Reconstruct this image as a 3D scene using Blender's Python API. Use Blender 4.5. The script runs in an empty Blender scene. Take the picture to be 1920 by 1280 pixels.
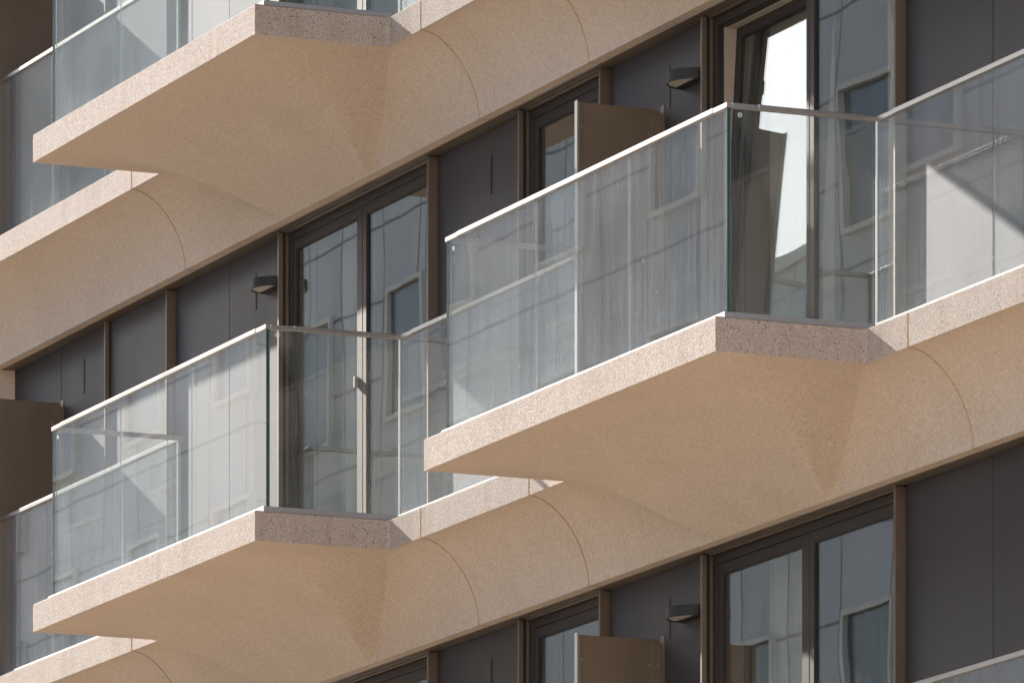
import bpy, bmesh, math, random
from mathutils import Vector, Matrix

random.seed(7)
scene = bpy.context.scene
COL = scene.collection
R = math.radians

# ------------------------------------------------------------------ measurements (metres)
FLOOR_H = 3.0
BAL_LEN = 3.903          # balcony front length
BAY = 6.513              # distance from one balcony to the next
Y_FRONT = -1.510         # balcony front face
Y_LEDGE = -0.649         # front face of the ledge between balconies
Y_COVE = -0.274          # where the cove meets the lip
Y_LIP = -0.200
Y_PANEL = -0.110
FASCIA = 0.1786
DROP = 0.4939            # fascia bottom to lip
JOINT_R = 0.491
JOINT_L = -4.409
GAP = 0.021

# ------------------------------------------------------------------ node helpers
def new_mat(name):
    m = bpy.data.materials.new(name)
    m.use_nodes = True
    nt = m.node_tree
    nt.nodes.clear()
    return m, nt

def N(nt, kind, **kw):
    n = nt.nodes.new(kind)
    for k, v in kw.items():
        if k.startswith('i_'):
            key = k[2:]
            key = int(key) if key.isdigit() else key.replace('_', ' ')
            n.inputs[key].default_value = v
        else:
            setattr(n, k, v)
    return n

def L(nt, a, b):
    nt.links.new(a, b)

def ramp(nt, src, stops, interp='LINEAR'):
    r = nt.nodes.new('ShaderNodeValToRGB')
    r.color_ramp.interpolation = interp
    e = r.color_ramp.elements
    while len(e) < len(stops):
        e.new(0.5)
    for i, (p, c) in enumerate(stops):
        e[i].position = p
        e[i].color = (c, c, c, 1) if isinstance(c, (int, float)) else (*c, 1)
    L(nt, src, r.inputs[0])
    return r.outputs[0]

def mixc(nt, mode, fac, a, b):
    m = nt.nodes.new('ShaderNodeMix')
    m.data_type = 'RGBA'
    m.blend_type = mode
    for sock, v in ((m.inputs[0], fac), (m.inputs[6], a), (m.inputs[7], b)):
        if hasattr(v, 'links'):
            L(nt, v, sock)
        else:
            sock.default_value = v if isinstance(v, (int, float)) else (*v, 1)
    return m.outputs[2]

def mth(nt, op, a, b=0.0, c=None):
    m = nt.nodes.new('ShaderNodeMath')
    m.operation = op
    for i, v in enumerate((a, b) if c is None else (a, b, c)):
        if hasattr(v, 'links'):
            L(nt, v, m.inputs[i])
        else:
            m.inputs[i].default_value = v
    return m.outputs[0]

def noise(nt, vec, scale, detail=2.0, rough=0.5, dist=0.0):
    n = N(nt, 'ShaderNodeTexNoise', i_Scale=scale, i_Detail=detail, i_Roughness=rough, i_Distortion=dist)
    L(nt, vec, n.inputs['Vector'])
    return n.outputs[0]

def position(nt, scale=None, offset=None):
    g = N(nt, 'ShaderNodeNewGeometry')
    v = g.outputs['Position']
    if scale or offset:
        mp = N(nt, 'ShaderNodeMapping')
        L(nt, v, mp.inputs[0])
        if scale:
            mp.inputs['Scale'].default_value = scale
        if offset:
            mp.inputs['Location'].default_value = offset
        v = mp.outputs[0]
    return v

def output(nt, sh):
    o = N(nt, 'ShaderNodeOutputMaterial')
    L(nt, sh, o.inputs[0])

# ------------------------------------------------------------------ materials
def concrete(name, base, dark, light, pit, bump_d, grain, flat=0.45, runs=0.02):
    """precast concrete with exposed sand and small stones"""
    m, nt = new_mat(name)
    p = position(nt)
    fine = noise(nt, p, grain, 2.0, 0.7)
    mid = noise(nt, p, 38.0, 3.0, 0.6)
    big = noise(nt, p, 1.7, 4.0, 0.6)
    streak = noise(nt, position(nt, (7.0, 7.0, 0.9)), 1.0, 3.0, 0.6)
    c = mixc(nt, 'MIX', ramp(nt, fine, [(0.33, 0.0), (0.67, 1.0)]), dark, light)
    c = mixc(nt, 'MIX', flat, c, base)
    c = mixc(nt, 'MULTIPLY', 1.0, c, ramp(nt, mid, [(0.3, 0.90), (0.7, 1.06)]))
    c = mixc(nt, 'MULTIPLY', 1.0, c, ramp(nt, big, [(0.3, (0.955, 0.945, 0.93)), (0.7, (1.03, 1.025, 1.02))]))
    c = mixc(nt, 'MULTIPLY', 1.0, c, ramp(nt, streak, [(0.28, (1.0 - runs, 1.0 - runs * 1.2, 1.0 - runs * 1.45)), (0.5, (1.0, 1.0, 1.0))]))
    v = N(nt, 'ShaderNodeTexVoronoi', i_Scale=62.0, i_Randomness=1.0)
    L(nt, p, v.inputs['Vector'])
    sel = ramp(nt, N2(nt, v.outputs['Color']), [(0.86, 0.0), (0.89, 1.0)])
    hole = mth(nt, 'MULTIPLY', sel, ramp(nt, v.outputs['Distance'], [(0.14, 1.0), (0.26, 0.0)]))
    c = mixc(nt, 'MIX', mth(nt, 'MULTIPLY', hole, pit), c, (0.07, 0.05, 0.045))
    v2 = N(nt, 'ShaderNodeTexVoronoi', i_Scale=120.0, i_Randomness=1.0)
    L(nt, p, v2.inputs['Vector'])
    sel2 = ramp(nt, N2(nt, v2.outputs['Color']), [(0.72, 0.0), (0.78, 1.0)])
    stone = mth(nt, 'MULTIPLY', sel2, ramp(nt, v2.outputs['Distance'], [(0.2, 1.0), (0.4, 0.0)]))
    c = mixc(nt, 'MIX', mth(nt, 'MULTIPLY', stone, 0.5), c, (0.66, 0.60, 0.55))
    h = mth(nt, 'ADD', mth(nt, 'MULTIPLY', fine, 0.8), mth(nt, 'MULTIPLY', mid, 0.2))
    h = mth(nt, 'SUBTRACT', h, mth(nt, 'MULTIPLY', hole, 0.9))
    b = N(nt, 'ShaderNodeBump', i_Strength=1.0, i_Distance=bump_d)
    L(nt, h, b.inputs['Height'])
    s = N(nt, 'ShaderNodeBsdfPrincipled', i_Roughness=0.9)
    s.inputs['Specular IOR Level'].default_value = 0.25
    L(nt, c, s.inputs['Base Color'])
    L(nt, b.outputs[0], s.inputs['Normal'])
    output(nt, s.outputs[0])
    return m

def N2(nt, colour):
    s = N(nt, 'ShaderNodeSeparateColor')
    L(nt, colour, s.inputs[0])
    return s.outputs[0]

def painted(name, colour, rough, metallic=0.0, var=0.08, spec=0.5, wave=0.0):
    m, nt = new_mat(name)
    p = position(nt)
    n = noise(nt, p, 2.2, 4.0, 0.6)
    f = noise(nt, position(nt, (40, 40, 3)), 1.0, 2.0, 0.5)
    c = mixc(nt, 'MULTIPLY', 1.0, colour, ramp(nt, n, [(0.3, 1.0 - var), (0.7, 1.0 + var)]))
    c = mixc(nt, 'MULTIPLY', 1.0, c, ramp(nt, f, [(0.3, 1.0 - var * 0.5), (0.7, 1.0 + var * 0.5)]))
    oi = N(nt, 'ShaderNodeObjectInfo')
    c = mixc(nt, 'MULTIPLY', 1.0, c, ramp(nt, oi.outputs['Random'], [(0.0, 1.0 - var), (1.0, 1.0 + var)]))
    s = N(nt, 'ShaderNodeBsdfPrincipled', i_Metallic=metallic)
    s.inputs['Specular IOR Level'].default_value = spec
    L(nt, c, s.inputs['Base Color'])
    L(nt, ramp(nt, n, [(0.25, rough - 0.05), (0.75, rough + 0.05)]), s.inputs['Roughness'])
    if wave:
        b = N(nt, 'ShaderNodeBump', i_Strength=1.0, i_Distance=wave)
        L(nt, noise(nt, p, 1.6, 1.0), b.inputs['Height'])
        L(nt, b.outputs[0], s.inputs['Normal'])
    output(nt, s.outputs[0])
    return m

def pane_fresnel(nt, r0):
    """Schlick reflectance that is the same on both faces of a thin pane"""
    g = N(nt, 'ShaderNodeNewGeometry')
    d = N(nt, 'ShaderNodeVectorMath', operation='DOT_PRODUCT')
    L(nt, g.outputs['Incoming'], d.inputs[0]); L(nt, g.outputs['Normal'], d.inputs[1])
    c = mth(nt, 'SUBTRACT', 1.0, mth(nt, 'ABSOLUTE', d.outputs['Value']))
    return mth(nt, 'ADD', r0, mth(nt, 'MULTIPLY', mth(nt, 'POWER', c, 5.0), 1.0 - r0))

def dusty_glass(name, dust, splash, tint=(0.91, 0.925, 0.922), streaks=1.0):
    """clear railing pane with rain streaks, dust and splashes on its faces"""
    m, nt = new_mat(name)
    p = position(nt)
    st = noise(nt, position(nt, (26.0, 26.0, 0.55)), 1.0, 4.0, 0.65)
    fine = noise(nt, position(nt, (80.0, 120.0, 2.5)), 1.0, 2.0, 0.6)
    speck = noise(nt, position(nt, (75.0, 120.0, 100.0)), 1.0, 2.0, 0.7)
    patch = noise(nt, p, 1.5, 3.0, 0.55)
    d = mth(nt, 'MULTIPLY', ramp(nt, st, [(0.30, 0.55), (0.55, 0.9), (0.75, 1.55)]), streaks)
    d = mth(nt, 'MULTIPLY', d, ramp(nt, fine, [(0.30, 0.65), (0.70, 1.35)]))
    d = mth(nt, 'MULTIPLY', d, ramp(nt, speck, [(0.34, 0.5), (0.66, 1.5)]))
    d = mth(nt, 'MULTIPLY', d, ramp(nt, patch, [(0.3, 0.7), (0.7, 1.35)]))
    zz = N(nt, 'ShaderNodeSeparateXYZ'); L(nt, p, zz.inputs[0])
    hgt = mth(nt, 'MULTIPLY', mth(nt, 'FRACT', mth(nt, 'DIVIDE', mth(nt, 'ADD', zz.outputs[2], 300.0), FLOOR_H)), FLOOR_H / 1.2)
    d = mth(nt, 'MULTIPLY', d, ramp(nt, hgt, [(0.03, 1.7), (0.16, 1.15), (0.5, 0.9), (0.92, 1.1)]))
    d = mth(nt, 'MULTIPLY', d, dust)
    # splashes and drip marks
    v = N(nt, 'ShaderNodeTexVoronoi', i_Scale=1.0, i_Randomness=1.0)
    L(nt, position(nt, (13.0, 13.0, 5.0)), v.inputs['Vector'])
    vs = N2(nt, v.outputs['Color'])
    drip = mth(nt, 'MULTIPLY', ramp(nt, vs, [(0.80, 0.0), (0.82, 1.0)]), ramp(nt, v.outputs['Distance'], [(0.02, 1.0), (0.075, 0.0)]))
    v3 = N(nt, 'ShaderNodeTexVoronoi', i_Scale=26.0, i_Randomness=1.0)
    L(nt, p, v3.inputs['Vector'])
    dot = mth(nt, 'MULTIPLY', ramp(nt, N2(nt, v3.outputs['Color']), [(0.945, 0.0), (0.955, 1.0)]), ramp(nt, v3.outputs['Distance'], [(0.02, 1.0), (0.075, 0.0)]))
    d = mth(nt, 'ADD', d, mth(nt, 'MULTIPLY', mth(nt, 'ADD', drip, dot), splash))
    d = mth(nt, 'MINIMUM', d, 0.9)
    dif = N(nt, 'ShaderNodeBsdfDiffuse', i_Color=(0.75, 0.80, 0.83, 1))
    trl = N(nt, 'ShaderNodeBsdfTranslucent', i_Color=(0.78, 0.84, 0.84, 1))
    dm = N(nt, 'ShaderNodeMixShader', i_0=0.35)
    L(nt, dif.outputs[0], dm.inputs[1]); L(nt, trl.outputs[0], dm.inputs[2])
    tr = N(nt, 'ShaderNodeBsdfTransparent', i_Color=(*tint, 1))
    gl = N(nt, 'ShaderNodeBsdfGlossy', i_Roughness=0.0, i_Color=(1, 1, 1, 1))
    b = N(nt, 'ShaderNodeBump', i_Strength=1.0, i_Distance=0.0002)
    L(nt, noise(nt, p, 1.8, 0.0), b.inputs['Height'])
    L(nt, b.outputs[0], gl.inputs['Normal'])
    gm = N(nt, 'ShaderNodeMixShader')
    L(nt, pane_fresnel(nt, 0.030), gm.inputs[0]); L(nt, tr.outputs[0], gm.inputs[1]); L(nt, gl.outputs[0], gm.inputs[2])
    out = N(nt, 'ShaderNodeMixShader')
    L(nt, d, out.inputs[0]); L(nt, gm.outputs[0], out.inputs[1]); L(nt, dm.outputs[0], out.inputs[2])
    output(nt, out.outputs[0])
    return m

def window_glass(name):
    """insulating glass: strong, slightly wavy mirror of the street"""
    m, nt = new_mat(name)
    p = position(nt)
    tr = N(nt, 'ShaderNodeBsdfTransparent', i_Color=(0.74, 0.76, 0.75, 1))
    gl = N(nt, 'ShaderNodeBsdfGlossy', i_Roughness=0.0, i_Color=(0.95, 0.98, 1.0, 1))
    b = N(nt, 'ShaderNodeBump', i_Strength=1.0, i_Distance=0.0004)
    wob = mth(nt, 'ADD', noise(nt, p, 1.5, 0.0), mth(nt, 'MULTIPLY', noise(nt, p, 4.0, 0.0), 0.12))
    L(nt, wob, b.inputs['Height'])
    L(nt, b.outputs[0], gl.inputs['Normal'])
    f = pane_fresnel(nt, 0.09)
    gm = N(nt, 'ShaderNodeMixShader')
    L(nt, f, gm.inputs[0]); L(nt, tr.outputs[0], gm.inputs[1]); L(nt, gl.outputs[0], gm.inputs[2])
    dif = N(nt, 'ShaderNodeBsdfDiffuse', i_Color=(0.6, 0.62, 0.62, 1))
    st = noise(nt, position(nt, (30.0, 30.0, 0.5)), 1.0, 3.0, 0.6)
    d = ramp(nt, st, [(0.35, 0.004), (0.75, 0.035)])
    out = N(nt, 'ShaderNodeMixShader')
    L(nt, d, out.inputs[0]); L(nt, gm.outputs[0], out.inputs[1]); L(nt, dif.outputs[0], out.inputs[2])
    output(nt, out.outputs[0])
    return m

def cloth(name, colour):
    m, nt = new_mat(name)
    d = N(nt, 'ShaderNodeBsdfDiffuse', i_Color=(*colour, 1))
    t = N(nt, 'ShaderNodeBsdfTranslucent', i_Color=(*colour, 1))
    x = N(nt, 'ShaderNodeMixShader', i_0=0.3)
    w = noise(nt, position(nt), 300.0, 1.0)
    b = N(nt, 'ShaderNodeBump', i_Strength=0.3, i_Distance=0.002)
    L(nt, w, b.inputs['Height'])
    L(nt, b.outputs[0], d.inputs['Normal'])
    L(nt, d.outputs[0], x.inputs[1]); L(nt, t.outputs[0], x.inputs[2])
    output(nt, x.outputs[0])
    return m

def panelled_wall(name):
    """large pale facade panels with dark joints"""
    m, nt = new_mat(name)
    p = position(nt)
    sep = N(nt, 'ShaderNodeSeparateXYZ'); L(nt, p, sep.inputs[0])
    def joint(sock, pitch, w):
        f = mth(nt, 'FRACT', mth(nt, 'DIVIDE', mth(nt, 'ADD', sock, 500.0), pitch))
        return mth(nt, 'LESS_THAN', mth(nt, 'MULTIPLY', f, pitch), w)
    j = mth(nt, 'MAXIMUM', joint(sep.outputs[0], 1.45, 0.05), joint(sep.outputs[2], 1.1, 0.045))
    n = noise(nt, p, 0.6, 4.0, 0.6)
    c = mixc(nt, 'MULTIPLY', 1.0, (0.47, 0.48, 0.50), ramp(nt, n, [(0.3, 0.88), (0.7, 1.08)]))
    c = mixc(nt, 'MIX', j, c, (0.14, 0.15, 0.16))
    s = N(nt, 'ShaderNodeBsdfPrincipled', i_Roughness=0.6)
    L(nt, c, s.inputs['Base Color'])
    output(nt, s.outputs[0])
    return m

def paving(name, base):
    m, nt = new_mat(name)
    p = position(nt)
    br = N(nt, 'ShaderNodeTexBrick', i_Scale=1.0)
    br.inputs['Color1'].default_value = (*base, 1)
    br.inputs['Color2'].default_value = (base[0] * 0.88, base[1] * 0.86, base[2] * 0.84, 1)
    br.inputs['Mortar'].default_value = (base[0] * 0.5, base[1] * 0.5, base[2] * 0.5, 1)
    br.inputs['Mortar Size'].default_value = 0.012
    L(nt, p, br.inputs['Vector'])
    n = noise(nt, p, 0.8, 5.0, 0.6)
    c = mixc(nt, 'MULTIPLY', 1.0, br.outputs[0], ramp(nt, n, [(0.3, 0.85), (0.7, 1.1)]))
    s = N(nt, 'ShaderNodeBsdfPrincipled', i_Roughness=0.85)
    L(nt, c, s.inputs['Base Color'])
    output(nt, s.outputs[0])
    return m

def asphalt(name):
    m, nt = new_mat(name)
    n = noise(nt, position(nt), 30.0, 4.0, 0.7)
    s = N(nt, 'ShaderNodeBsdfPrincipled', i_Roughness=0.9)
    L(nt, ramp(nt, n, [(0.3, (0.04, 0.04, 0.04)), (0.7, (0.075, 0.07, 0.065))]), s.inputs['Base Color'])
    output(nt, s.outputs[0])
    return m

M = {}
M['fascia'] = concrete('washed_concrete', (0.365, 0.305, 0.265), (0.245, 0.192, 0.16), (0.50, 0.423, 0.37), 0.75, 0.0085, 105.0, 0.28, 0.12)
M['soffit'] = concrete('smooth_concrete', (0.48, 0.40, 0.335), (0.355, 0.29, 0.24), (0.59, 0.50, 0.425), 0.40, 0.0012, 110.0)
M['seal'] = painted('joint_sealant', (0.50, 0.32, 0.17), 0.8)
M['panel'] = painted('dark_panel_paint', (0.083, 0.076, 0.079), 0.62, 0.95, 0.07, 0.5)
M['fin'] = painted('bronze_fin_paint', (0.17, 0.135, 0.108), 0.56, 0.8, 0.05)
M['frame'] = painted('dark_frame_paint', (0.058, 0.048, 0.044), 0.60, 0.8, 0.05)
M['frame_inner'] = painted('inner_frame_paint', (0.30, 0.255, 0.225), 0.5, 0.0, 0.04)
M['gasket'] = painted('black_gasket', (0.010, 0.009, 0.009), 0.6)
M['screen'] = painted('brown_screen_paint', (0.165, 0.13, 0.10), 0.45, 0.6, 0.05)
M['screen_edge'] = painted('pale_edge_trim', (0.25, 0.24, 0.225), 0.52, 0.7, 0.04)
M['steel'] = painted('brushed_handrail_metal', (0.34, 0.325, 0.31), 0.40, 0.92, 0.06)
M['alu'] = painted('base_rail_aluminium', (0.30, 0.295, 0.295), 0.5, 0.6, 0.05)
M['bolt'] = painted('bolt_metal', (0.45, 0.43, 0.40), 0.3, 1.0, 0.03)
M['lamp'] = painted('anthracite_lamp_paint', (0.013, 0.013, 0.015), 0.7, 0.0, 0.05)
M['diffuser'] = painted('opal_lamp_cover', (0.55, 0.53, 0.47), 0.35)
M['glass_front'] = dusty_glass('dusty_railing_glass', 0.074, 0.40)
M['glass_side'] = dusty_glass('cleaner_railing_glass', 0.009, 0.06)
M['glass_edge'] = painted('green_glass_edge', (0.018, 0.05, 0.045), 0.18)
M['joint_bead'] = painted('grey_joint_bead', (0.12, 0.13, 0.13), 0.4)
M['glass_bead'] = painted('pale_glass_bead', (0.72, 0.74, 0.73), 0.3)
M['window_glass'] = window_glass('window_glass')
M['etch'] = painted('etched_white', (0.75, 0.76, 0.76), 0.6)
M['room'] = painted('room_plaster', (0.20, 0.19, 0.17), 0.9)
M['curtain'] = cloth('sheer_curtain_cloth', (0.80, 0.77, 0.68))
M['opposite'] = panelled_wall('pale_facade_panels')
M['sky_blocker'] = painted('grey_blocker_paint', (0.20, 0.205, 0.21), 0.6)  # for the added roof wall that keeps reflected sky out
M['opp_window'] = painted('dark_far_window', (0.06, 0.066, 0.082), 0.25)
M['opp_frame'] = painted('pale_far_frame', (0.62, 0.60, 0.54), 0.6)
M['paving'] = paving('warm_paving', (0.57, 0.44, 0.30))
M['bounce_plaster'] = painted('beige_bounce_plaster', (0.66, 0.55, 0.455), 0.9)  # walls of the added house that bounces sunlight
M['asphalt'] = asphalt('street_asphalt')
M['deck'] = painted('terrace_tiles', (0.45, 0.37, 0.30), 0.8)

# ------------------------------------------------------------------ object helpers
def empty(name, loc, label, cat, group=None):
    o = bpy.data.objects.new(name, None)
    o.empty_display_size = 0.2
    COL.objects.link(o)
    o.location = loc
    o['label'] = label
    o['category'] = cat
    if group:
        o['group'] = group
    return o

class MB:
    """collects shapes for one mesh object"""
    def __init__(self):
        self.bm = bmesh.new()
        self.mats = []
    def mi(self, m):
        if m not in self.mats:
            self.mats.append(m)
        return self.mats.index(m)
    def box(self, x0, x1, y0, y1, z0, z1, mat, bevel=0.0, face_mats=None):
        bm = self.bm
        v = [bm.verts.new((x, y, z)) for x in (x0, x1) for y in (y0, y1) for z in (z0, z1)]
        idx = {'-x': (0, 1, 3, 2), '+x': (4, 6, 7, 5), '-y': (0, 4, 5, 1), '+y': (2, 3, 7, 6), '-z': (0, 2, 6, 4), '+z': (1, 5, 7, 3)}
        fs = []
        for k, q in idx.items():
            f = bm.faces.new([v[i] for i in q])
            f.material_index = self.mi((face_mats or {}).get(k, mat))
            fs.append(f)
        if bevel:
            es = list({e for f in fs for e in f.edges})
            bmesh.ops.bevel(bm, geom=es, offset=bevel, segments=1, affect='EDGES', profile=0.5)
        return self
    def prism(self, pts, axis, a, b, mat, flip=False):
        """polygon pts extruded along an axis ('x','y','z') from a to b"""
        bm = self.bm
        def mk(p, t):
            return {'x': (t, p[0], p[1]), 'y': (p[0], t, p[1]), 'z': (p[0], p[1], t)}[axis]
        lo = [bm.verts.new(mk(p, a)) for p in pts]
        hi = [bm.verts.new(mk(p, b)) for p in pts]
        i = self.mi(mat)
        n = len(pts)
        fs = [bm.faces.new(lo), bm.faces.new(list(reversed(hi)))]
        for k in range(n):
            fs.append(bm.faces.new((lo[k], hi[k], hi[(k + 1) % n], lo[(k + 1) % n])))
        for f in fs:
            f.material_index = i
        return self
    def done(self, name, parent=None, loc=None, smooth=None):
        bm = self.bm
        bmesh.ops.recalc_face_normals(bm, faces=bm.faces[:])
        me = bpy.data.meshes.new(name)
        bm.to_mesh(me)
        bm.free()
        for m in self.mats:
            me.materials.append(M[m])
        if smooth is not None:
            for f in me.polygons:
                f.use_smooth = True
            me.set_sharp_from_angle(angle=R(smooth))
        o = bpy.data.objects.new(name, me)
        COL.objects.link(o)
        if parent:
            o.parent = parent
        if loc:
            o.location = loc
        return o

def copy_tree(o, parent=None):
    c = o.copy()
    COL.objects.link(c)
    if parent:
        c.parent = parent
    for ch in list(o.children):
        copy_tree(ch, c)
    return c

def place(o, loc, label):
    o.location = loc
    o['label'] = label
    return o

# ------------------------------------------------------------------ precast slabs
def cove(y):
    u = (y - Y_LEDGE) / (Y_COVE - Y_LEDGE)
    u = min(1.0, max(0.0, u))
    n = 1.75
    return DROP * (1 - (1 - u ** n) ** (1 / n))

def hip(t):
    t = max(0.0, min(t, Y_COVE - Y_FRONT))
    return DROP * (t / (Y_COVE - Y_FRONT)) ** 1.85

def slab_mesh(name, parent, x0, x1, balcony):
    """ledge slab with a coved soffit; with a hipped balcony standing out of it when asked"""
    bm = bmesh.new()
    span = Y_COVE - Y_FRONT
    ts = [span * i / 64 for i in range(65)]
    for i in range(1, 30):                        # rows that follow the steep end of the cove
        a = i / 30 * math.pi / 2
        ts.append((Y_LEDGE + (Y_COVE - Y_LEDGE) * math.sin(a)) - Y_FRONT)
    ts += [span - 0.002, span - 0.0006, Y_LEDGE - Y_FRONT]
    ts = sorted(ts)
    tt = [ts[0]]
    for t in ts[1:]:
        if t - tt[-1] > 0.0004:
            tt.append(t)
    ts = tt
    if balcony:
        xs = sorted(set([x0, x1] + [-BAL_LEN + t for t in ts] + [-t for t in ts]))
        xs += [x0 + (-BAL_LEN - x0) * k / 4 for k in range(1, 4)] + [x1 * k / 4 for k in range(1, 4)]
        mid0, mid1 = -BAL_LEN + span, -span
        xs += [mid0 + (mid1 - mid0) * k / 6 for k in range(1, 6)]
        xs = sorted(set(round(x, 6) for x in xs))
    else:
        n = max(2, int((x1 - x0) / 0.4))
        xs = [x0 + (x1 - x0) * k / n for k in range(n + 1)]
    iL = min(range(len(ts)), key=lambda k: abs(ts[k] - (Y_LEDGE - Y_FRONT)))
    ts[iL] = Y_LEDGE - Y_FRONT
    grid = {}
    def inb(x, j):
        return j >= iL or (balcony and -BAL_LEN - 1e-5 <= x <= 1e-5)
    def depth(x, t):
        y = Y_FRONT + t
        d = cove(y)
        if balcony and -BAL_LEN < x < 0:
            a, b = t, min(x + BAL_LEN, -x)
            k = max(0.0, 0.75 * (1.0 - min(a, b) / 1.05))      # the hip fades out towards the front edge
            h = max(k - abs(a - b), 0.0)
            d = max(d, hip(min(a, b) - (h * h / (4 * k) if k > 1e-6 else 0.0)))
        return d
    for i, x in enumerate(xs):
        for j, t in enumerate(ts):
            if inb(x, j):
                grid[i, j] = bm.verts.new((x, Y_FRONT + t, -FASCIA - depth(x, t)))
    SOF, FAS, DEC = 1, 0, 2
    for i in range(len(xs) - 1):
        for j in range(len(ts) - 1):
            q = [(i, j), (i + 1, j), (i + 1, j + 1), (i, j + 1)]
            if not all(k in grid for k in q):
                continue
            xm = (xs[i] + xs[i + 1]) / 2
            if j < iL and not (balcony and -BAL_LEN < xm < 0):
                continue
            a, b, c, d = (grid[k] for k in q)
            dl = abs((xs[i] + BAL_LEN) - ts[j]) < 1e-4 and abs((xs[i + 1] + BAL_LEN) - ts[j + 1]) < 1e-4
            dr = abs(-xs[i + 1] - ts[j]) < 1e-4 and abs(-xs[i] - ts[j + 1]) < 1e-4
            if balcony and dl:
                fs = [bm.faces.new((a, b, c)), bm.faces.new((a, c, d))]
            elif balcony and dr:
                fs = [bm.faces.new((a, b, d)), bm.faces.new((b, c, d))]
            else:
                fs = [bm.faces.new((a, b, c, d))]
            for f in fs:
                f.material_index = SOF
                f.smooth = True
    # lip, fascias, deck
    def quad(ps, mat):
        f = bm.faces.new([bm.verts.new(p) for p in ps])
        f.material_index = mat
        return f
    zb, zl = -FASCIA, -FASCIA - DROP
    quad([(x0, Y_COVE, zl), (x1, Y_COVE, zl), (x1, Y_LIP, zl), (x0, Y_LIP, zl)], SOF)
    quad([(x0, Y_LIP, zl), (x1, Y_LIP, zl), (x1, Y_LIP, -0.20), (x0, Y_LIP, -0.20)], SOF)
    quad([(x0, Y_LIP, -0.20), (x1, Y_LIP, -0.20), (x1, -0.05, -0.20), (x0, -0.05, -0.20)], SOF)
    ch = 0.006                                    # worn upper arris
    def fascia(p, q, nrm):
        (ax, ay), (bx, by) = p, q
        ix, iy = -nrm[0] * ch, -nrm[1] * ch
        quad([(ax, ay, zb), (bx, by, zb), (bx, by, -ch), (ax, ay, -ch)], FAS)
        quad([(ax, ay, -ch), (bx, by, -ch), (bx + ix, by + iy, 0), (ax + ix, ay + iy, 0)], FAS)
    if balcony:
        fascia((x0, Y_LEDGE), (-BAL_LEN, Y_LEDGE), (0, -1))
        fascia((-BAL_LEN, Y_LEDGE), (-BAL_LEN, Y_FRONT), (-1, 0))
        fascia((-BAL_LEN, Y_FRONT), (0, Y_FRONT), (0, -1))
        r = 0.03                                  # rounded inner corner
        arc = [(r - r * math.sin(a), Y_LEDGE - r + r * math.cos(a) - 0.0) for a in (math.pi / 2, math.pi * 3 / 8, math.pi / 4, math.pi / 8, 0)]
        arc = [(r - r * math.cos(a), Y_LEDGE - r + r * math.sin(a)) for a in (0, math.pi / 8, math.pi / 4, math.pi * 3 / 8, math.pi / 2)]
        fascia((0, Y_FRONT), (0, Y_LEDGE - r), (1, 0))
        for k in range(4):
            fascia(arc[k], arc[k + 1], (0.7, -0.7))
        fascia((r, Y_LEDGE), (x1, Y_LEDGE), (0, -1))
        quad([(-BAL_LEN, Y_FRONT + ch, 0), (0, Y_FRONT + ch, 0), (0, Y_LEDGE, 0), (-BAL_LEN, Y_LEDGE, 0)], DEC)
    else:
        fascia((x0, Y_LEDGE), (x1, Y_LEDGE), (0, -1))
    quad([(x0, Y_LEDGE + ch, 0), (x1, Y_LEDGE + ch, 0), (x1, -0.05, 0), (x0, -0.05, 0)], DEC)
    # end faces at the joints
    rows = [t for k, t in enumerate(ts) if k >= iL]
    for x in (x0, x1):
        pts = [(x, Y_LEDGE, -ch)] + [(x, Y_FRONT + t, -FASCIA - cove(Y_FRONT + t)) for t in rows] + [(x, Y_LIP, zl), (x, Y_LIP, -0.2), (x, -0.05, -0.2), (x, -0.05, 0), (x, Y_LEDGE + ch, 0)]
        f = bm.faces.new([bm.verts.new(p) for p in pts])
        f.material_index = SOF
        f.normal_update()
        bmesh.ops.triangulate(bm, faces=[f])
    bmesh.ops.remove_doubles(bm, verts=bm.verts[:], dist=1e-5)
    bmesh.ops.recalc_face_normals(bm, faces=bm.faces[:])
    me = bpy.data.meshes.new(name)
    bm.to_mesh(me); bm.free()
    for m in ('fascia', 'soffit', 'deck'):
        me.materials.append(M[m])
    me.set_sharp_from_angle(angle=R(14))
    o = bpy.data.objects.new(name, me)
    COL.objects.link(o)
    o.parent = parent
    return o

def joint_seal(parent, x):
    """recessed sealant strip that fills a slab joint"""
    bm = MB()
    pts = [(Y_LEDGE + 0.004, -0.004), (Y_LEDGE + 0.004, -FASCIA + 0.004)]
    for k in range(1, 25):
        a = k / 24 * math.pi / 2
        y = Y_LEDGE + (Y_COVE - Y_LEDGE) * math.sin(a)
        pts.append((y + 0.004, -FASCIA - cove(y) + 0.006))
    pts += [(Y_LIP - 0.004, -FASCIA - DROP + 0.006), (Y_LIP - 0.004, -0.18), (-0.06, -0.18), (-0.06, -0.004)]
    bm.prism(pts, 'x', x - GAP / 2, x + GAP / 2, 'seal')
    return bm.done('joint_seal', parent)

# ------------------------------------------------------------------ glass railings
RAIL_IN_Y, RAIL_IN_X = 0.095, 0.072
RAIL_W, RAIL_Z0, RAIL_Z1 = 0.036, 1.099, 1.126
GL_T = 0.0172
y_rail_f = Y_FRONT + RAIL_IN_Y           # outer face of the front handrail
y_rail_l = Y_LEDGE + RAIL_IN_Y           # outer face of the ledge handrail
y_gl_f = y_rail_f + 0.009
y_gl_l = y_rail_l + 0.009
xr_out, xl_out = -RAIL_IN_X, -BAL_LEN + RAIL_IN_X

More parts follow.
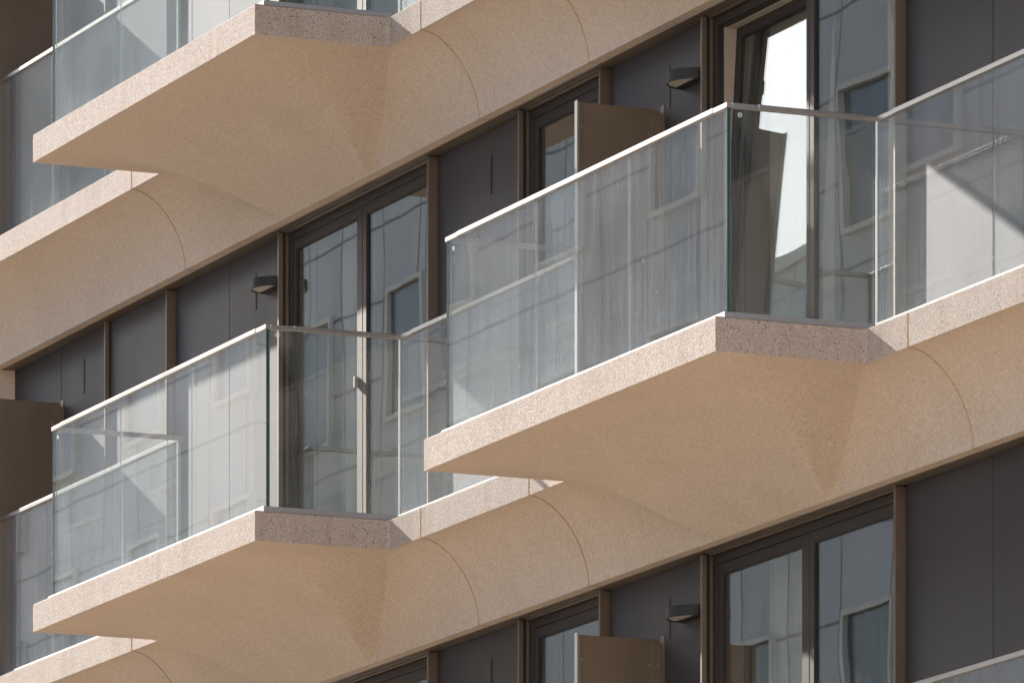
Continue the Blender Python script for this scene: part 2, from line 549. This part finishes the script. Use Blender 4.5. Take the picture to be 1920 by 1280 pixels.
def pane(parent, x0, x1, y0, y1, mat, z0=0.004, z1=1.108, edge=('-x', '+x', '-y', '+y')):
    m = MB()
    thin_y = (y1 - y0) < 0.05
    edges = {k: 'glass_edge' for k in (('-x', '+x') if thin_y else ('-y', '+y')) if k in edge}
    edges['-z'] = edges['+z'] = 'glass_edge'
    m.box(x0, x1, y0, y1, z0, z1, mat, 0, edges)
    return m.done('glass_pane', parent)

def joint_bead(parent, x, y):
    m = MB()
    m.box(x - 0.0028, x + 0.0028, y + 0.001, y + 0.004, 0.042, RAIL_Z0 - 0.001, 'joint_bead', 0.0006)
    return m.done('joint_bead', parent)

def handrail(parent, x0, x1, y0, y1, cuts):
    """U-profile on top of the glass, with a slightly slimmer sleeve where lengths meet"""
    m = MB()
    along_x = (x1 - x0) > (y1 - y0)
    a0, a1 = (x0, x1) if along_x else (y0, y1)
    stops = [a0] + sorted(cuts) + [a1]
    for k in range(len(stops) - 1):
        s, e = stops[k], stops[k + 1]
        short = (e - s) < 0.3
        d = 0.0022 if short else 0.0
        if along_x:
            m.box(s, e, y0 + d, y1 - d, RAIL_Z0 - d, RAIL_Z1 - d, 'steel', 0.0025)
        else:
            m.box(x0 + d, x1 - d, s, e, RAIL_Z0 - d, RAIL_Z1 - d, 'steel', 0.0025)
    return m.done('handrail', parent)

def base_rail(parent, x0, x1, y0, y1):
    m = MB()
    m.box(x0, x1, y0, y1, 0.002, 0.042, 'alu', 0.002)
    return m.done('base_rail', parent)

def etched_mark(parent, c, plane):
    """small round maker's stamp on the glass"""
    bm = MB()
    n = 20
    r0, r1, th = 0.0090, 0.0118, 0.0012
    def pt(a, r, k):
        u, w = r * math.cos(a), r * math.sin(a)
        return (c[0] + k, c[1] + u, c[2] + w) if plane == 'x' else (c[0] + u, c[1] - k, c[2] + w)
    i = bm.mi('etch')
    for k in range(n):
        a, b = 2 * math.pi * k / n, 2 * math.pi * (k + 1) / n
        vs = [bm.bm.verts.new(pt(*q)) for q in ((a, r0, th), (a, r1, th), (b, r1, th), (b, r0, th))]
        ws = [bm.bm.verts.new(pt(*q)) for q in ((a, r0, 0.0003), (a, r1, 0.0003), (b, r1, 0.0003), (b, r0, 0.0003))]
        for q in ((vs[0], vs[1], vs[2], vs[3]), (vs[1], ws[1], ws[2], vs[2]), (vs[0], vs[3], ws[3], ws[0]), (ws[0], ws[3], ws[2], ws[1])):
            bm.bm.faces.new(q).material_index = i
    if plane == 'x':
        bm.box(c[0] + 0.0003, c[0] + th, c[1] - 0.005, c[1] + 0.005, c[2] - 0.0018, c[2] + 0.0018, 'etch')
    else:
        bm.box(c[0] - 0.005, c[0] + 0.005, c[1] - th, c[1] - 0.0003, c[2] - 0.0018, c[2] + 0.0018, 'etch')
    return bm.done('etched_mark', parent)

def corner_bead(parent, x, y):
    m = MB()
    m.box(x - 0.0045, x + 0.0045, y - 0.0045, y + 0.0045, 0.042, RAIL_Z0 - 0.001, 'glass_bead', 0.001)
    return m.done('corner_bead', parent)

def make_balcony(name, loc, label):
    t = empty(name, loc, label, 'balcony', 'concrete balconies with glass railings')
    slab_mesh('slab', t, JOINT_L + GAP / 2, JOINT_R - GAP / 2, True)
    joint_seal(t, JOINT_L)
    joint_seal(t, JOINT_R)
    # front panes
    gx0, gx1 = xl_out + 0.009, xr_out - 0.009
    w = (gx1 - gx0) / 3
    for k in range(3):
        a = gx0 + w * k + (0.003 if k else 0)
        b = gx0 + w * (k + 1) - (0.003 if k < 2 else 0)
        g = pane(t, a, b, y_gl_f, y_gl_f + GL_T, 'glass_front', edge=(('-x',), (), ('+x',))[k])
        if k:
            joint_bead(t, gx0 + w * k, y_gl_f)
        if k == 0:
            etched_mark(g, (a + 0.10, y_gl_f, 1.045), 'y')
    # returns
    yb = y_gl_l + 0.002
    g = pane(t, gx1 - GL_T, gx1, y_gl_f + GL_T + 0.006, yb, 'glass_side')
    etched_mark(g, (gx1, y_gl_f + GL_T + 0.055, 1.065), 'x')
    pane(t, gx0, gx0 + GL_T, y_gl_f + GL_T + 0.006, yb, 'glass_side')
    corner_bead(t, gx1 + 0.003, y_gl_l - 0.006)
    corner_bead(t, gx0 - 0.003, y_gl_l - 0.006)
    handrail(t, xl_out, xr_out, y_rail_f, y_rail_f + RAIL_W, [xl_out + 0.17, xr_out - 0.17])
    for s in (0, 1):
        xa = (xl_out, xl_out + RAIL_W) if s == 0 else (xr_out - RAIL_W, xr_out)
        handrail(t, xa[0], xa[1], y_rail_f + RAIL_W + 0.0005, y_rail_l + RAIL_W, [y_rail_f + RAIL_W + 0.15])
    bi_y, bi_x = 0.0795, 0.058
    base_rail(t, -BAL_LEN + bi_x, -bi_x, Y_FRONT + bi_y, Y_FRONT + bi_y + 0.065)
    base_rail(t, -bi_x - 0.065, -bi_x, Y_FRONT + bi_y + 0.066, Y_LEDGE + bi_y)
    base_rail(t, -BAL_LEN + bi_x, -BAL_LEN + bi_x + 0.065, Y_FRONT + bi_y + 0.066, Y_LEDGE + bi_y)
    return t

def make_ledge(name, loc, label, sx0, sx1, gx0, gx1, joints, group='coved concrete ledges with glass railings'):
    """straight stretch of ledge between or beside balconies (coordinates from loc)"""
    t = empty(name, loc, label, 'ledge', group)
    slab_mesh('slab', t, sx0 + GAP / 2, sx1 - GAP / 2, False)
    stops = [gx0] + joints + [gx1]
    for k in range(len(stops) - 1):
        a = stops[k] + (0.003 if k else 0)
        b = stops[k + 1] - (0.003 if k < len(stops) - 2 else 0)
        pane(t, a, b, y_gl_l, y_gl_l + GL_T, 'glass_front', edge=())
        if k:
            joint_bead(t, stops[k], y_gl_l)
    handrail(t, gx0 + 0.001, gx1 - 0.001, y_rail_l, y_rail_l + RAIL_W, [gx0 + 0.18, gx1 - 0.18])
    base_rail(t, gx0 - 0.03, gx1 + 0.03, Y_LEDGE + 0.0795, Y_LEDGE + 0.0795 + 0.065)
    return t

proto = make_balcony('balcony', (0, 0, 0), 'balcony at lower left with glass railing, in front of a closed glazed door')
for (x, z, lab) in ((BAY, 0, 'balcony at middle right with glass railing, in front of the tilted-open glazed door'),
                    (0, FLOOR_H, 'topmost balcony at upper left, mostly showing its broad beige underside'),
                    (0, 2 * FLOOR_H, 'balcony one storey above the picture at left'),
                    (BAY, 2 * FLOOR_H, 'balcony one storey above the picture at right'),
                    (BAY, FLOOR_H, 'balcony just above the frame whose slanting shadow crosses the wall at right'),
                    (BAY, -FLOOR_H, 'lowest balcony, of which only rail corners show at the bottom edge'),
                    (0, -FLOOR_H, 'balcony directly under the lower left one, hidden below the picture')):
    place(copy_tree(proto), (x, 0, z), lab)

lm0, lm1 = JOINT_R, BAY + JOINT_L            # ledge unit between the balconies
g_mid0, g_mid1 = xr_out - RAIL_W * 0 + 0.0, BAY + xl_out
mid = make_ledge('concrete_ledge', (lm0, 0, 0), 'short concrete ledge with coved underside between the lower left and middle right balconies',
                 0.0, lm1 - lm0, g_mid0 - lm0, g_mid1 - lm0, [1.30 - lm0])
for z, lab in ((FLOOR_H, 'short coved concrete ledge at top centre, right of the topmost balcony'), (-FLOOR_H, 'short concrete ledge below the picture, under the central one'), (2 * FLOOR_H, 'short concrete ledge one storey above the picture')):
    place(copy_tree(mid), (lm0, 0, z), lab)
left = make_ledge('concrete_ledge', (JOINT_L, 0, 0), 'long concrete ledge at bottom left, running behind the lower left balcony',
                  -7.4, 0.0, -7.5, -BAL_LEN + RAIL_IN_X - JOINT_L, [-BAL_LEN + RAIL_IN_X - JOINT_L - 1.2 * k for k in range(5, 0, -1)])
for z, lab in ((FLOOR_H, 'long concrete ledge at middle left with a deep cove, behind the topmost balcony'), (-FLOOR_H, 'long concrete ledge below the picture at left'), (2 * FLOOR_H, 'long concrete ledge one storey above the picture at left')):
    place(copy_tree(left), (JOINT_L, 0, z), lab)
rx = BAY + JOINT_R
right = make_ledge('concrete_ledge', (rx, 0, 0), 'long concrete ledge at right edge with tall glass railing, beside the middle right balcony',
                   0.0, 6.0, BAY + xr_out - rx, 6.05, [7.77 - rx, 9.13 - rx, 10.49 - rx, 11.85 - rx])
for z, lab in ((FLOOR_H, 'long concrete ledge above the picture at right'), (-FLOOR_H, 'long concrete ledge at bottom right corner, only its slanting metal rail and glass showing')):
    place(copy_tree(right), (rx, 0, z), lab)

# ------------------------------------------------------------------ facade wall, one storey each
F = [-6.233, -5.061, -3.041, -0.569, 0.822, 2.002, 3.407, 5.855]
Z_TOP = 3.0 - FASCIA - DROP - 0.006          # underside of the lip above

def panel(parent, x0, x1, y=Y_PANEL, mark=None):
    m = MB()
    m.box(x0, x1, y, y + 0.02, 0.012, Z_TOP, 'panel', 0.0015)
    p = m.done('cladding_panel', parent)
    if mark is not None:
        g = MB()
        g.box(mark - 0.007, mark + 0.007, y - 0.004, y - 0.0005, 1.93, 2.165, 'frame', 0.001)
        g.done('vent_slot', p)
    return p

def fin(parent, x, deep):
    m = MB()
    m.box(x, x + 0.022, -0.170, -0.085 if deep else -0.140, 0.012, Z_TOP - 0.004, 'fin', 0.0015)
    if not deep:
        m.box(x, x + 0.012, -0.139, -0.085, 0.014, Z_TOP - 0.006, 'gasket')
    return m.done('fin', parent)

def make_wall(loc, label):
    t = empty('cladding_wall', loc, label, 'wall', 'dark metal clad walls, one per storey')
    for k, x in enumerate(F):
        fin(t, x, k in (1, 3, 5, 7))
    panel(t, -8.198, -7.250)
    panel(t, -7.240, F[0] - 0.004, mark=-6.786)
    panel(t, F[0] + 0.030, F[1] - 0.003, -0.136)
    panel(t, F[1] + 0.036, -4.047)
    panel(t, -4.040, F[2] - 0.004, mark=-3.568)
    panel(t, F[3] + 0.036, F[4] - 0.004, mark=0.288)
    panel(t, F[5] + 0.036, F[6] - 0.004, mark=2.865)
    panel(t, F[7] + 0.036, 6.899)
    panel(t, 6.907, 8.2)
    panel(t, 8.208, 9.5)
    panel(t, 9.508, 13.0)
    b = MB()                                     # dark backing behind the cladding
    for x0, x1 in ((-8.198, F[2] + 0.02), (F[3] + 0.024, F[4] + 0.02), (F[5] + 0.024, F[6] + 0.02), (F[7] + 0.024, 13.0)):
        b.box(x0, x1, -0.084, 0.10, 0.012, Z_TOP, 'gasket')
    b.box(-8.198, 13.0, -0.048, 0.20, Z_TOP + 0.001, Z_TOP + 0.47, 'gasket')
    b.done('backing', t)
    h = MB()                                     # trims under the lip
    for x0, x1 in ((-8.198, F[2] - 0.03), (F[3] + 0.03, F[4] - 0.03), (F[5] + 0.03, F[6] - 0.03), (F[7] + 0.03, 13.0)):
        h.box(x0, x1, -0.1985, -0.088, Z_TOP + 0.001, Z_TOP + 0.03, 'screen')
    for x0, x1 in ((F[2] - 0.03, F[3] + 0.03), (F[4] - 0.03, F[5] + 0.03), (F[6] - 0.03, F[7] + 0.03)):
        h.box(x0, x1, -0.1960, -0.156, Z_TOP + 0.004, Z_TOP + 0.03, 'fin', 0.0015)
    for x0, x1 in ((F[2] + 0.024, F[3]), (F[4] + 0.024, F[5]), (F[6] + 0.024, F[7])):
        h.box(x0, x1, -0.154, -0.132, Z_TOP + 0.001, Z_TOP + 0.03, 'screen', 0.001)
        h.box(x0, x1, -0.131, -0.1045, Z_TOP - 0.010, Z_TOP + 0.03, 'fin', 0.0015)
    h.done('head_trim', t)
    return t

wall0 = make_wall((0, 0, 0), 'dark grey-brown metal panel wall of the middle storey, behind the lower left and middle right balconies')
place(copy_tree(wall0), (0, 0, FLOOR_H), 'metal panel wall of the top storey, only its sunlit foot showing behind glass at upper left')
place(copy_tree(wall0), (0, 0, -FLOOR_H), 'dark metal panel wall of the lowest storey, along the bottom right')

# ------------------------------------------------------------------ windows and glazed doors
def ring(m, x0, x1, z0, z1, w, y0, y1, mat, wb=None, bevel=0.002):
    wb = w if wb is None else wb
    m.box(x0, x0 + w, y0, y1, z0, z1, mat, bevel)
    m.box(x1 - w, x1, y0, y1, z0, z1, mat, bevel)
    m.box(x0 + w + 0.0003, x1 - w - 0.0003, y0, y1, z1 - w, z1, mat, bevel)
    m.box(x0 + w + 0.0003, x1 - w - 0.0003, y0, y1, z0, z0 + wb, mat, bevel)

FR_TOP = Z_TOP - 0.012
def make_sash(parent, x0, x1, z0, z1, pull=None, tilt=0.0):
    """moving leaf; its origin sits on its lower edge so it can tilt inward"""
    ox, oz = (x0 + x1) / 2, z0
    m = MB()
    ring(m, x0 - ox, x1 - ox, 0, z1 - oz, 0.058, -0.100, -0.045, 'frame', 0.08)
    s = m.done('sash', parent, (ox, 0, oz))
    g = MB()
    g.box(x0 + 0.054 - ox, x1 - 0.054 - ox, -0.084, -0.079, 0.075, z1 - oz - 0.054, 'window_glass')
    g.done('pane', s)
    k = MB()
    k.box(x0 + 0.0585 - ox, x0 + 0.066 - ox, -0.094, -0.0845, 0.082, z1 - oz - 0.0585, 'gasket')
    k.box(x1 - 0.066 - ox, x1 - 0.0585 - ox, -0.094, -0.0845, 0.082, z1 - oz - 0.0585, 'gasket')
    k.box(x0 + 0.067 - ox, x1 - 0.067 - ox, -0.094, -0.0845, z1 - oz - 0.066, z1 - oz - 0.0585, 'gasket')
    k.done('gasket', s)
    if pull is not None:
        h = MB()
        h.box(pull - 0.012 - ox, pull + 0.012 - ox, -0.130, -0.101, 1.135 - oz, 1.205 - oz, 'screen_edge', 0.004)
        h.done('door_pull', s)
    s.rotation_euler.x = -tilt
    return s

def make_door(loc, label, tilt=0.0, pull=True):
    """two-leaf glazed door, coordinates from its left fin"""
    t = empty('glazed_door', loc, label, 'door', 'glazed balcony doors')
    W = F[3] - F[2]
    m = MB()
    x0, x1 = 0.026, W + 0.004
    ring(m, x0, x1, 0.012, FR_TOP, 0.050, -0.104, -0.04, 'frame', 0.06)
    m.box(0.022, 0.030, -0.124, -0.1045, 0.014, FR_TOP, 'fin', 0.001)
    m.done('frame', t)
    i = MB()                                     # lighter inner face of the frame
    i.box(x0 + 0.051, x0 + 0.053, -0.096, -0.062, 0.075, FR_TOP - 0.052, 'gasket')
    i.box(x0 + 0.051, x0 + 0.056, -0.060, 0.06, 0.075, FR_TOP - 0.052, 'frame_inner')
    i.box(x0 + 0.058, x1 - 0.058, -0.038, 0.06, FR_TOP - 0.056, FR_TOP - 0.051, 'frame_inner')
    i.done('reveal', t)
    c = (x0 + x1) / 2
    zb, zt = 0.074, FR_TOP - 0.053
    make_sash(t, x0 + 0.053, c - 0.018, zb, zt, (c - 0.052) if pull else None, tilt)
    make_sash(t, c + 0.018, x1 - 0.053, zb, zt)
    p = MB()
    p.box(c - 0.0175, c + 0.0175, -0.102, -0.04, 0.074, FR_TOP - 0.051, 'frame', 0.002)
    p.done('mullion', t)
    return t

door0 = make_door((F[2], 0, 0), 'closed two-leaf glazed door with a small pull, behind the lower left balcony')
for (x, z, lab) in ((F[2], FLOOR_H, 'glazed door at the top edge above the topmost balcony, only its foot showing'),
                    (F[6], -FLOOR_H, 'closed two-leaf glazed door at bottom right below the middle balcony'),
                    (F[2], -FLOOR_H, 'glazed door at bottom centre, only a sliver of its dark head showing')):
    place(copy_tree(door0), (x, 0, z), lab)
make_door((F[6], 0, 0), 'two-leaf glazed door with its left leaf tilted open, above the middle right balcony', R(3.1), False)
d = copy_tree(door0)
place(d, (F[6], 0, FLOOR_H), 'glazed door above the picture at right')

def make_window(loc, label):
    t = empty('window', loc, label, 'window', 'single windows beside the privacy screens')
    W = F[5] - F[4]
    x0, x1 = 0.026, W + 0.004
    m = MB()
    ring(m, x0, x1, 0.012, FR_TOP, 0.050, -0.104, -0.04, 'frame', 0.06)
    m.box(0.022, 0.030, -0.124, -0.1045, 0.014, FR_TOP, 'fin', 0.001)
    m.done('frame', t)
    make_sash(t, x0 + 0.053, x1 - 0.053, 0.074, FR_TOP - 0.053)
    return t
win0 = make_window((F[4], 0, 0), 'single narrow window behind the privacy screen at upper centre')
place(copy_tree(win0), (F[4], 0, -FLOOR_H), 'single narrow window behind the privacy screen at the bottom edge')
place(copy_tree(win0), (F[4], 0, FLOOR_H), 'single narrow window above the picture')

# rooms behind the glass
def room(x0, x1, z):
    m = MB()
    a, b, c, dd = x0 - 0.5, x1 + 0.5, 0.205, 4.2
    m.box(a - 0.1, a, c, dd, z, z + 2.5, 'room')
    m.box(b, b + 0.1, c, dd, z, z + 2.5, 'room')
    m.box(a - 0.1, b + 0.1, dd, dd + 0.1, z, z + 2.5, 'room')
    m.box(a - 0.1, b + 0.1, 0.0, dd + 0.1, z - 0.1, z - 0.001, 'room')
    m.box(a - 0.1, b + 0.1, 0.205, dd + 0.1, z + 2.501, z + 2.6, 'room')
    m.box(a, x0 - 0.0, 0.105, 0.204, z, z + 2.5, 'room')
    m.box(x1, b, 0.105, 0.204, z, z + 2.5, 'room')
    o = m.done('room_walls')
    o['kind'] = 'structure'
for z in (-FLOOR_H, 0, FLOOR_H):
    for x0, x1 in ((F[2], F[3]), (F[4], F[5]), (F[6], F[7])):
        room(x0, x1, z)

def curtain(x0, x1, z, label, folds, y=0.24):
    m = MB()
    n = folds * 8
    pts = []
    for k in range(n + 1):
        u = k / n
        ph = u * folds * 2 * math.pi + 1.3 * math.sin(u * 9.0)
        pts.append((x0 + (x1 - x0) * u + 0.012 * math.sin(ph * 2), y + 0.045 * math.sin(ph) + 0.02 * math.sin(ph * 0.37)))
    i = m.mi('curtain')
    def row(zz, k):
        return [m.bm.verts.new((p[0], p[1] + k, zz)) for p in pts]
    a, b = row(z + 0.02, 0), row(z + 2.36, 0)
    c, dd = row(z + 0.02, 0.003), row(z + 2.36, 0.003)
    for k in range(n):
        for q in ((a[k], a[k + 1], b[k + 1], b[k]), (c[k], dd[k], dd[k + 1], c[k + 1]), (a[k], c[k], c[k + 1], a[k + 1]), (b[k], b[k + 1], dd[k + 1], dd[k])):
            m.bm.faces.new(q).material_index = i
    o = m.done('curtain', None, None, 60)
    o['label'] = label
    o['category'] = 'curtain'
    o['group'] = 'sheer curtains behind the door glass'
curtain(3.45, 4.25, 0, 'pale sheer curtain hanging behind the tilted-open door leaf', 7)
curtain(4.95, 5.55, 0, 'pale sheer curtain behind the fixed leaf of the partly open door', 5)
curtain(-2.95, -2.45, 0, 'pale sheer curtain in the closed door behind the lower left balcony', 5)
curtain(3.45, 4.0, -FLOOR_H, 'pale sheer curtain in the closed door at bottom right', 5)

# ------------------------------------------------------------------ wall lamps
def make_lamp(loc, label):
    """half-round shade standing out from the wall, open below with a pale cover"""
    t = empty('wall_lamp', loc, label, 'lamp', 'half-round wall lamps')
    r, h = 0.155, 0.062
    m = MB()
    n = 28
    arc = [(r * math.cos(math.pi + math.pi * k / n), r * math.sin(math.pi + math.pi * k / n)) for k in range(n + 1)]
    arc2 = [((r - 0.006) * math.cos(math.pi + math.pi * k / n), (r - 0.006) * math.sin(math.pi + math.pi * k / n)) for k in range(n + 1)]
    i = m.mi('lamp')
    V = lambda p, z: m.bm.verts.new((p[0], p[1], z))
    lo, hi = [V(p, 0) for p in arc], [V(p, h) for p in arc]
    li, hh = [V(p, 0) for p in arc2], [V(p, 0.012) for p in arc2]
    for k in range(n):
        for q in ((lo[k], lo[k + 1], hi[k + 1], hi[k]), (lo[k], li[k], li[k + 1], lo[k + 1]), (li[k], hh[k], hh[k + 1], li[k + 1])):
            m.bm.faces.new(q).material_index = i
    m.bm.faces.new(hi).material_index = i
    m.box(-r, r, -0.046, -0.001, 0.0005, 0.0115, 'lamp')
    m.box(-r, r, -0.004, 0.0, 0.0118, h, 'lamp')
    m.done('shade', t, None, 30)
    c = MB()
    pts = [p for p in arc2 if p[1] < -0.046]
    c.prism([(p[0] * 0.995, p[1] * 0.995) for p in pts], 'z', 0.006, 0.011, 'diffuser')
    c.done('diffuser', t)
    return t
lamp0 = make_lamp((3.195, Y_PANEL - 0.001, 1.992), 'dark half-round wall lamp left of the tilted-open door')
place(copy_tree(lamp0), (-3.225, Y_PANEL - 0.001, 1.992), 'dark half-round wall lamp left of the door behind the lower left balcony')
place(copy_tree(lamp0), (3.195, Y_PANEL - 0.001, 1.992 - FLOOR_H), 'dark half-round wall lamp at the bottom, beside the lowest privacy screen')

# ------------------------------------------------------------------ privacy screens
def make_screen(loc, label):
    t = empty('privacy_screen', loc, label, 'screen', 'brown metal privacy screens')
    H = 1.938
    m = MB()
    m.prism([(-0.522, 0.012), (-0.002, 0.012), (-0.002, H - 0.03), (-0.022, H), (-0.522, H)], 'x', -0.012, 0.0, 'screen')
    m.box(0.0005, 0.005, -0.062, -0.004, 0.02, H - 0.03, 'screen', 0.001)
    m.box(-0.004, 0.045, -0.0035, -0.0005, 0.02, H + 0.02, 'screen', 0.0008)
    m.done('plate', t)
    e = MB()
    e.box(-0.018, 0.020, -0.530, -0.5225, 0.012, H + 0.008, 'screen_edge', 0.0015)
    e.box(0.0006, 0.020, -0.522, -0.505, 0.012, H - 0.001, 'screen', 0.0012)
    e.done('edge_trim', t)
    for (y, z) in ((-0.075, 1.79), (-0.030, 1.79), (-0.497, 1.80), (-0.075, 0.9), (-0.030, 0.9), (-0.497, 0.9)):
        b = MB()
        x0 = 0.0052 if y > -0.06 else (0.0006 if y > -0.4 else 0.0206)
        pts = [(y + 0.006 * math.cos(a * math.pi / 5), z + 0.006 * math.sin(a * math.pi / 5)) for a in range(10)]
        if y < -0.4:
            x0 = 0.0006
        b.prism(pts, 'x', x0, x0 + 0.004, 'bolt')
        b.done('bolt', t)
    return t
s0 = make_screen((2.748, Y_PANEL, 0), 'brown metal privacy screen beside the single window at upper centre')
place(copy_tree(s0), (2.748, Y_PANEL, -FLOOR_H), 'brown metal privacy screen at the bottom edge, below the lowest wall lamp')
place(copy_tree(s0), (-7.238, Y_PANEL, 0), 'brown metal privacy screen at far left, left of the lower left balcony')
place(copy_tree(s0), (-7.238, Y_PANEL, FLOOR_H), 'brown metal privacy screen in the top left corner')

# ------------------------------------------------------------------ pier at the end of the cladding
for z, lab in ((0, 'plain beige concrete pier at the far left end of the dark panels'), (FLOOR_H, 'plain beige concrete pier behind the screen in the top left corner')):
    m = MB()
    m.box(-8.75, -8.200, -0.272, 0.30, 0.003, Z_TOP + 0.03, 'soffit', 0.006)
    o = m.done('concrete_pier', None, (0, 0, z))
    o['label'] = lab
    o['category'] = 'pier'

# ------------------------------------------------------------------ street and the building across it
GZ = -9.1
def sheet(name, x0, x1, y0, y1, z, mat):
    m = MB()
    i = m.mi(mat)
    m.bm.faces.new([m.bm.verts.new(p) for p in ((x0, y0, z), (x1, y0, z), (x1, y1, z), (x0, y1, z))]).material_index = i
    o = m.done(name)
    o['kind'] = 'structure'
    return o
sheet('ground', -600, 600, -600, 600, GZ, 'paving')
sheet('road', -300, 300, -19.0, -13.0, GZ + 0.004, 'asphalt')

opp = empty('office_building', (-60, -24, GZ), 'pale panelled building across the street, mirrored in the window glass', 'building')
m = MB()
m.box(2.55, 62, -14, 0, 0, 24.3, 'opposite')
m.box(-75, 2.5, -14, 0.3, 0, 24.3, 'opposite')
m.box(-75, 2.0, -0.25, 0.0, 24.502, 30.5, 'sky_blocker')  # thin upright wall added to block sky reflected in the upper railing glass
m.box(2.6, 62.2, -14.2, 0.10, 24.301, 24.5, 'opp_frame')
m.box(-75.2, 2.6, -14.2, 0.40, 24.301, 24.5, 'opp_frame')
m.done('wall', opp)
for fl in range(7):
    for k in range(12):
        x = -20.4 + k * 3.6
        z = 1.3 + fl * 3.3
        m = MB()
        yw = 0.3 if x < 2.5 else 0.0
        m.box(x, x + 1.35, yw + 0.005, yw + 0.03, z, z + 1.75, 'opp_window')
        ring(m, x - 0.07, x + 1.42, z - 0.07, z + 1.82, 0.07, yw + 0.004, yw + 0.10, 'opp_frame', None, 0.0)
        m.done('window', opp)

# added unseen house beyond the camera; its sunlit wall bounces light onto slab ends
side = empty('bounce_house', (60, -30, GZ), 'beige house added unseen behind the camera to bounce sunlight', 'building')
m = MB()
m.box(0, 14, -30, 24, 0, 24, 'bounce_plaster')
m.done('wall', side)
m = MB()
m.box(-0.4, 14.4, -30.4, 24.4, 24.001, 24.5, 'opp_frame')
m.done('roof', side)
for fl in range(7):
    for k in range(9):
        m = MB()
        y, z = -27 + k * 5.6, 1.4 + fl * 3.2
        m.box(-0.03, -0.005, y, y + 1.3, z, z + 1.6, 'opp_window')
        m.box(-0.10, -0.006, y - 0.1, y + 1.4, z - 0.1, z - 0.001, 'opp_frame')
        m.done('window', side)

# core of this building below and above the modelled storeys, so light falls as on a real house
m = MB()
m.box(-8.7, 13.0, 0.0, 9.0, GZ + 0.001, -FLOOR_H - 0.7, 'soffit')
o = m.done('lower_storeys')
o['label'] = 'plain lower storeys carrying the balconies, below the picture'
o['category'] = 'building'

# ------------------------------------------------------------------ light
sun_to = Vector((-1.9, -0.45, 1.0)).normalized()
elev = math.asin(sun_to.z)
sd = bpy.data.lights.new('sun', 'SUN')
sd.energy = 4.6
sd.angle = R(0.53)
sd.color = (1.0, 0.94, 0.86)
so = bpy.data.objects.new('sun', sd)
so.rotation_euler = (-sun_to).to_track_quat('-Z', 'Y').to_euler()
COL.objects.link(so)
w = bpy.data.worlds.new('World')
scene.world = w
w.use_nodes = True
nt = w.node_tree
bg = nt.nodes['Background']
sky = nt.nodes.new('ShaderNodeTexSky')
sky.sky_type = 'NISHITA'
sky.sun_disc = False
sky.sun_elevation = elev
sky.sun_rotation = math.atan2(sun_to.x, sun_to.y)
sky.air_density = 1.0
sky.dust_density = 0.8
nt.links.new(sky.outputs[0], bg.inputs[0])
bg.inputs[1].default_value = 0.115

# ------------------------------------------------------------------ camera (level, lens shifted up: verticals stay upright)
cd = bpy.data.cameras.new('camera')
cd.sensor_width = 36.0
cd.sensor_fit = 'HORIZONTAL'
cd.lens = 14301.46 / 1920 * 36
cd.shift_y = (3342.185 - 640.0) / 1920
cd.clip_end = 3000
co = bpy.data.objects.new('camera', cd)
co.location = (42.14239, -17.95242, -7.54193)
yaw = 0.4057
fwd = Vector((-math.cos(yaw), math.sin(yaw), 0))
co.rotation_euler = fwd.to_track_quat('-Z', 'Y').to_euler()
COL.objects.link(co)
scene.camera = co

scene.view_settings.view_transform = 'Standard'
scene.view_settings.look = 'None'
scene.view_settings.exposure = 1.62
scene.view_settings.gamma = 1.0
scene.cycles.max_bounces = 14
scene.cycles.transparent_max_bounces = 24
scene.cycles.sample_clamp_indirect = 4.0
scene.cycles.use_denoising = True
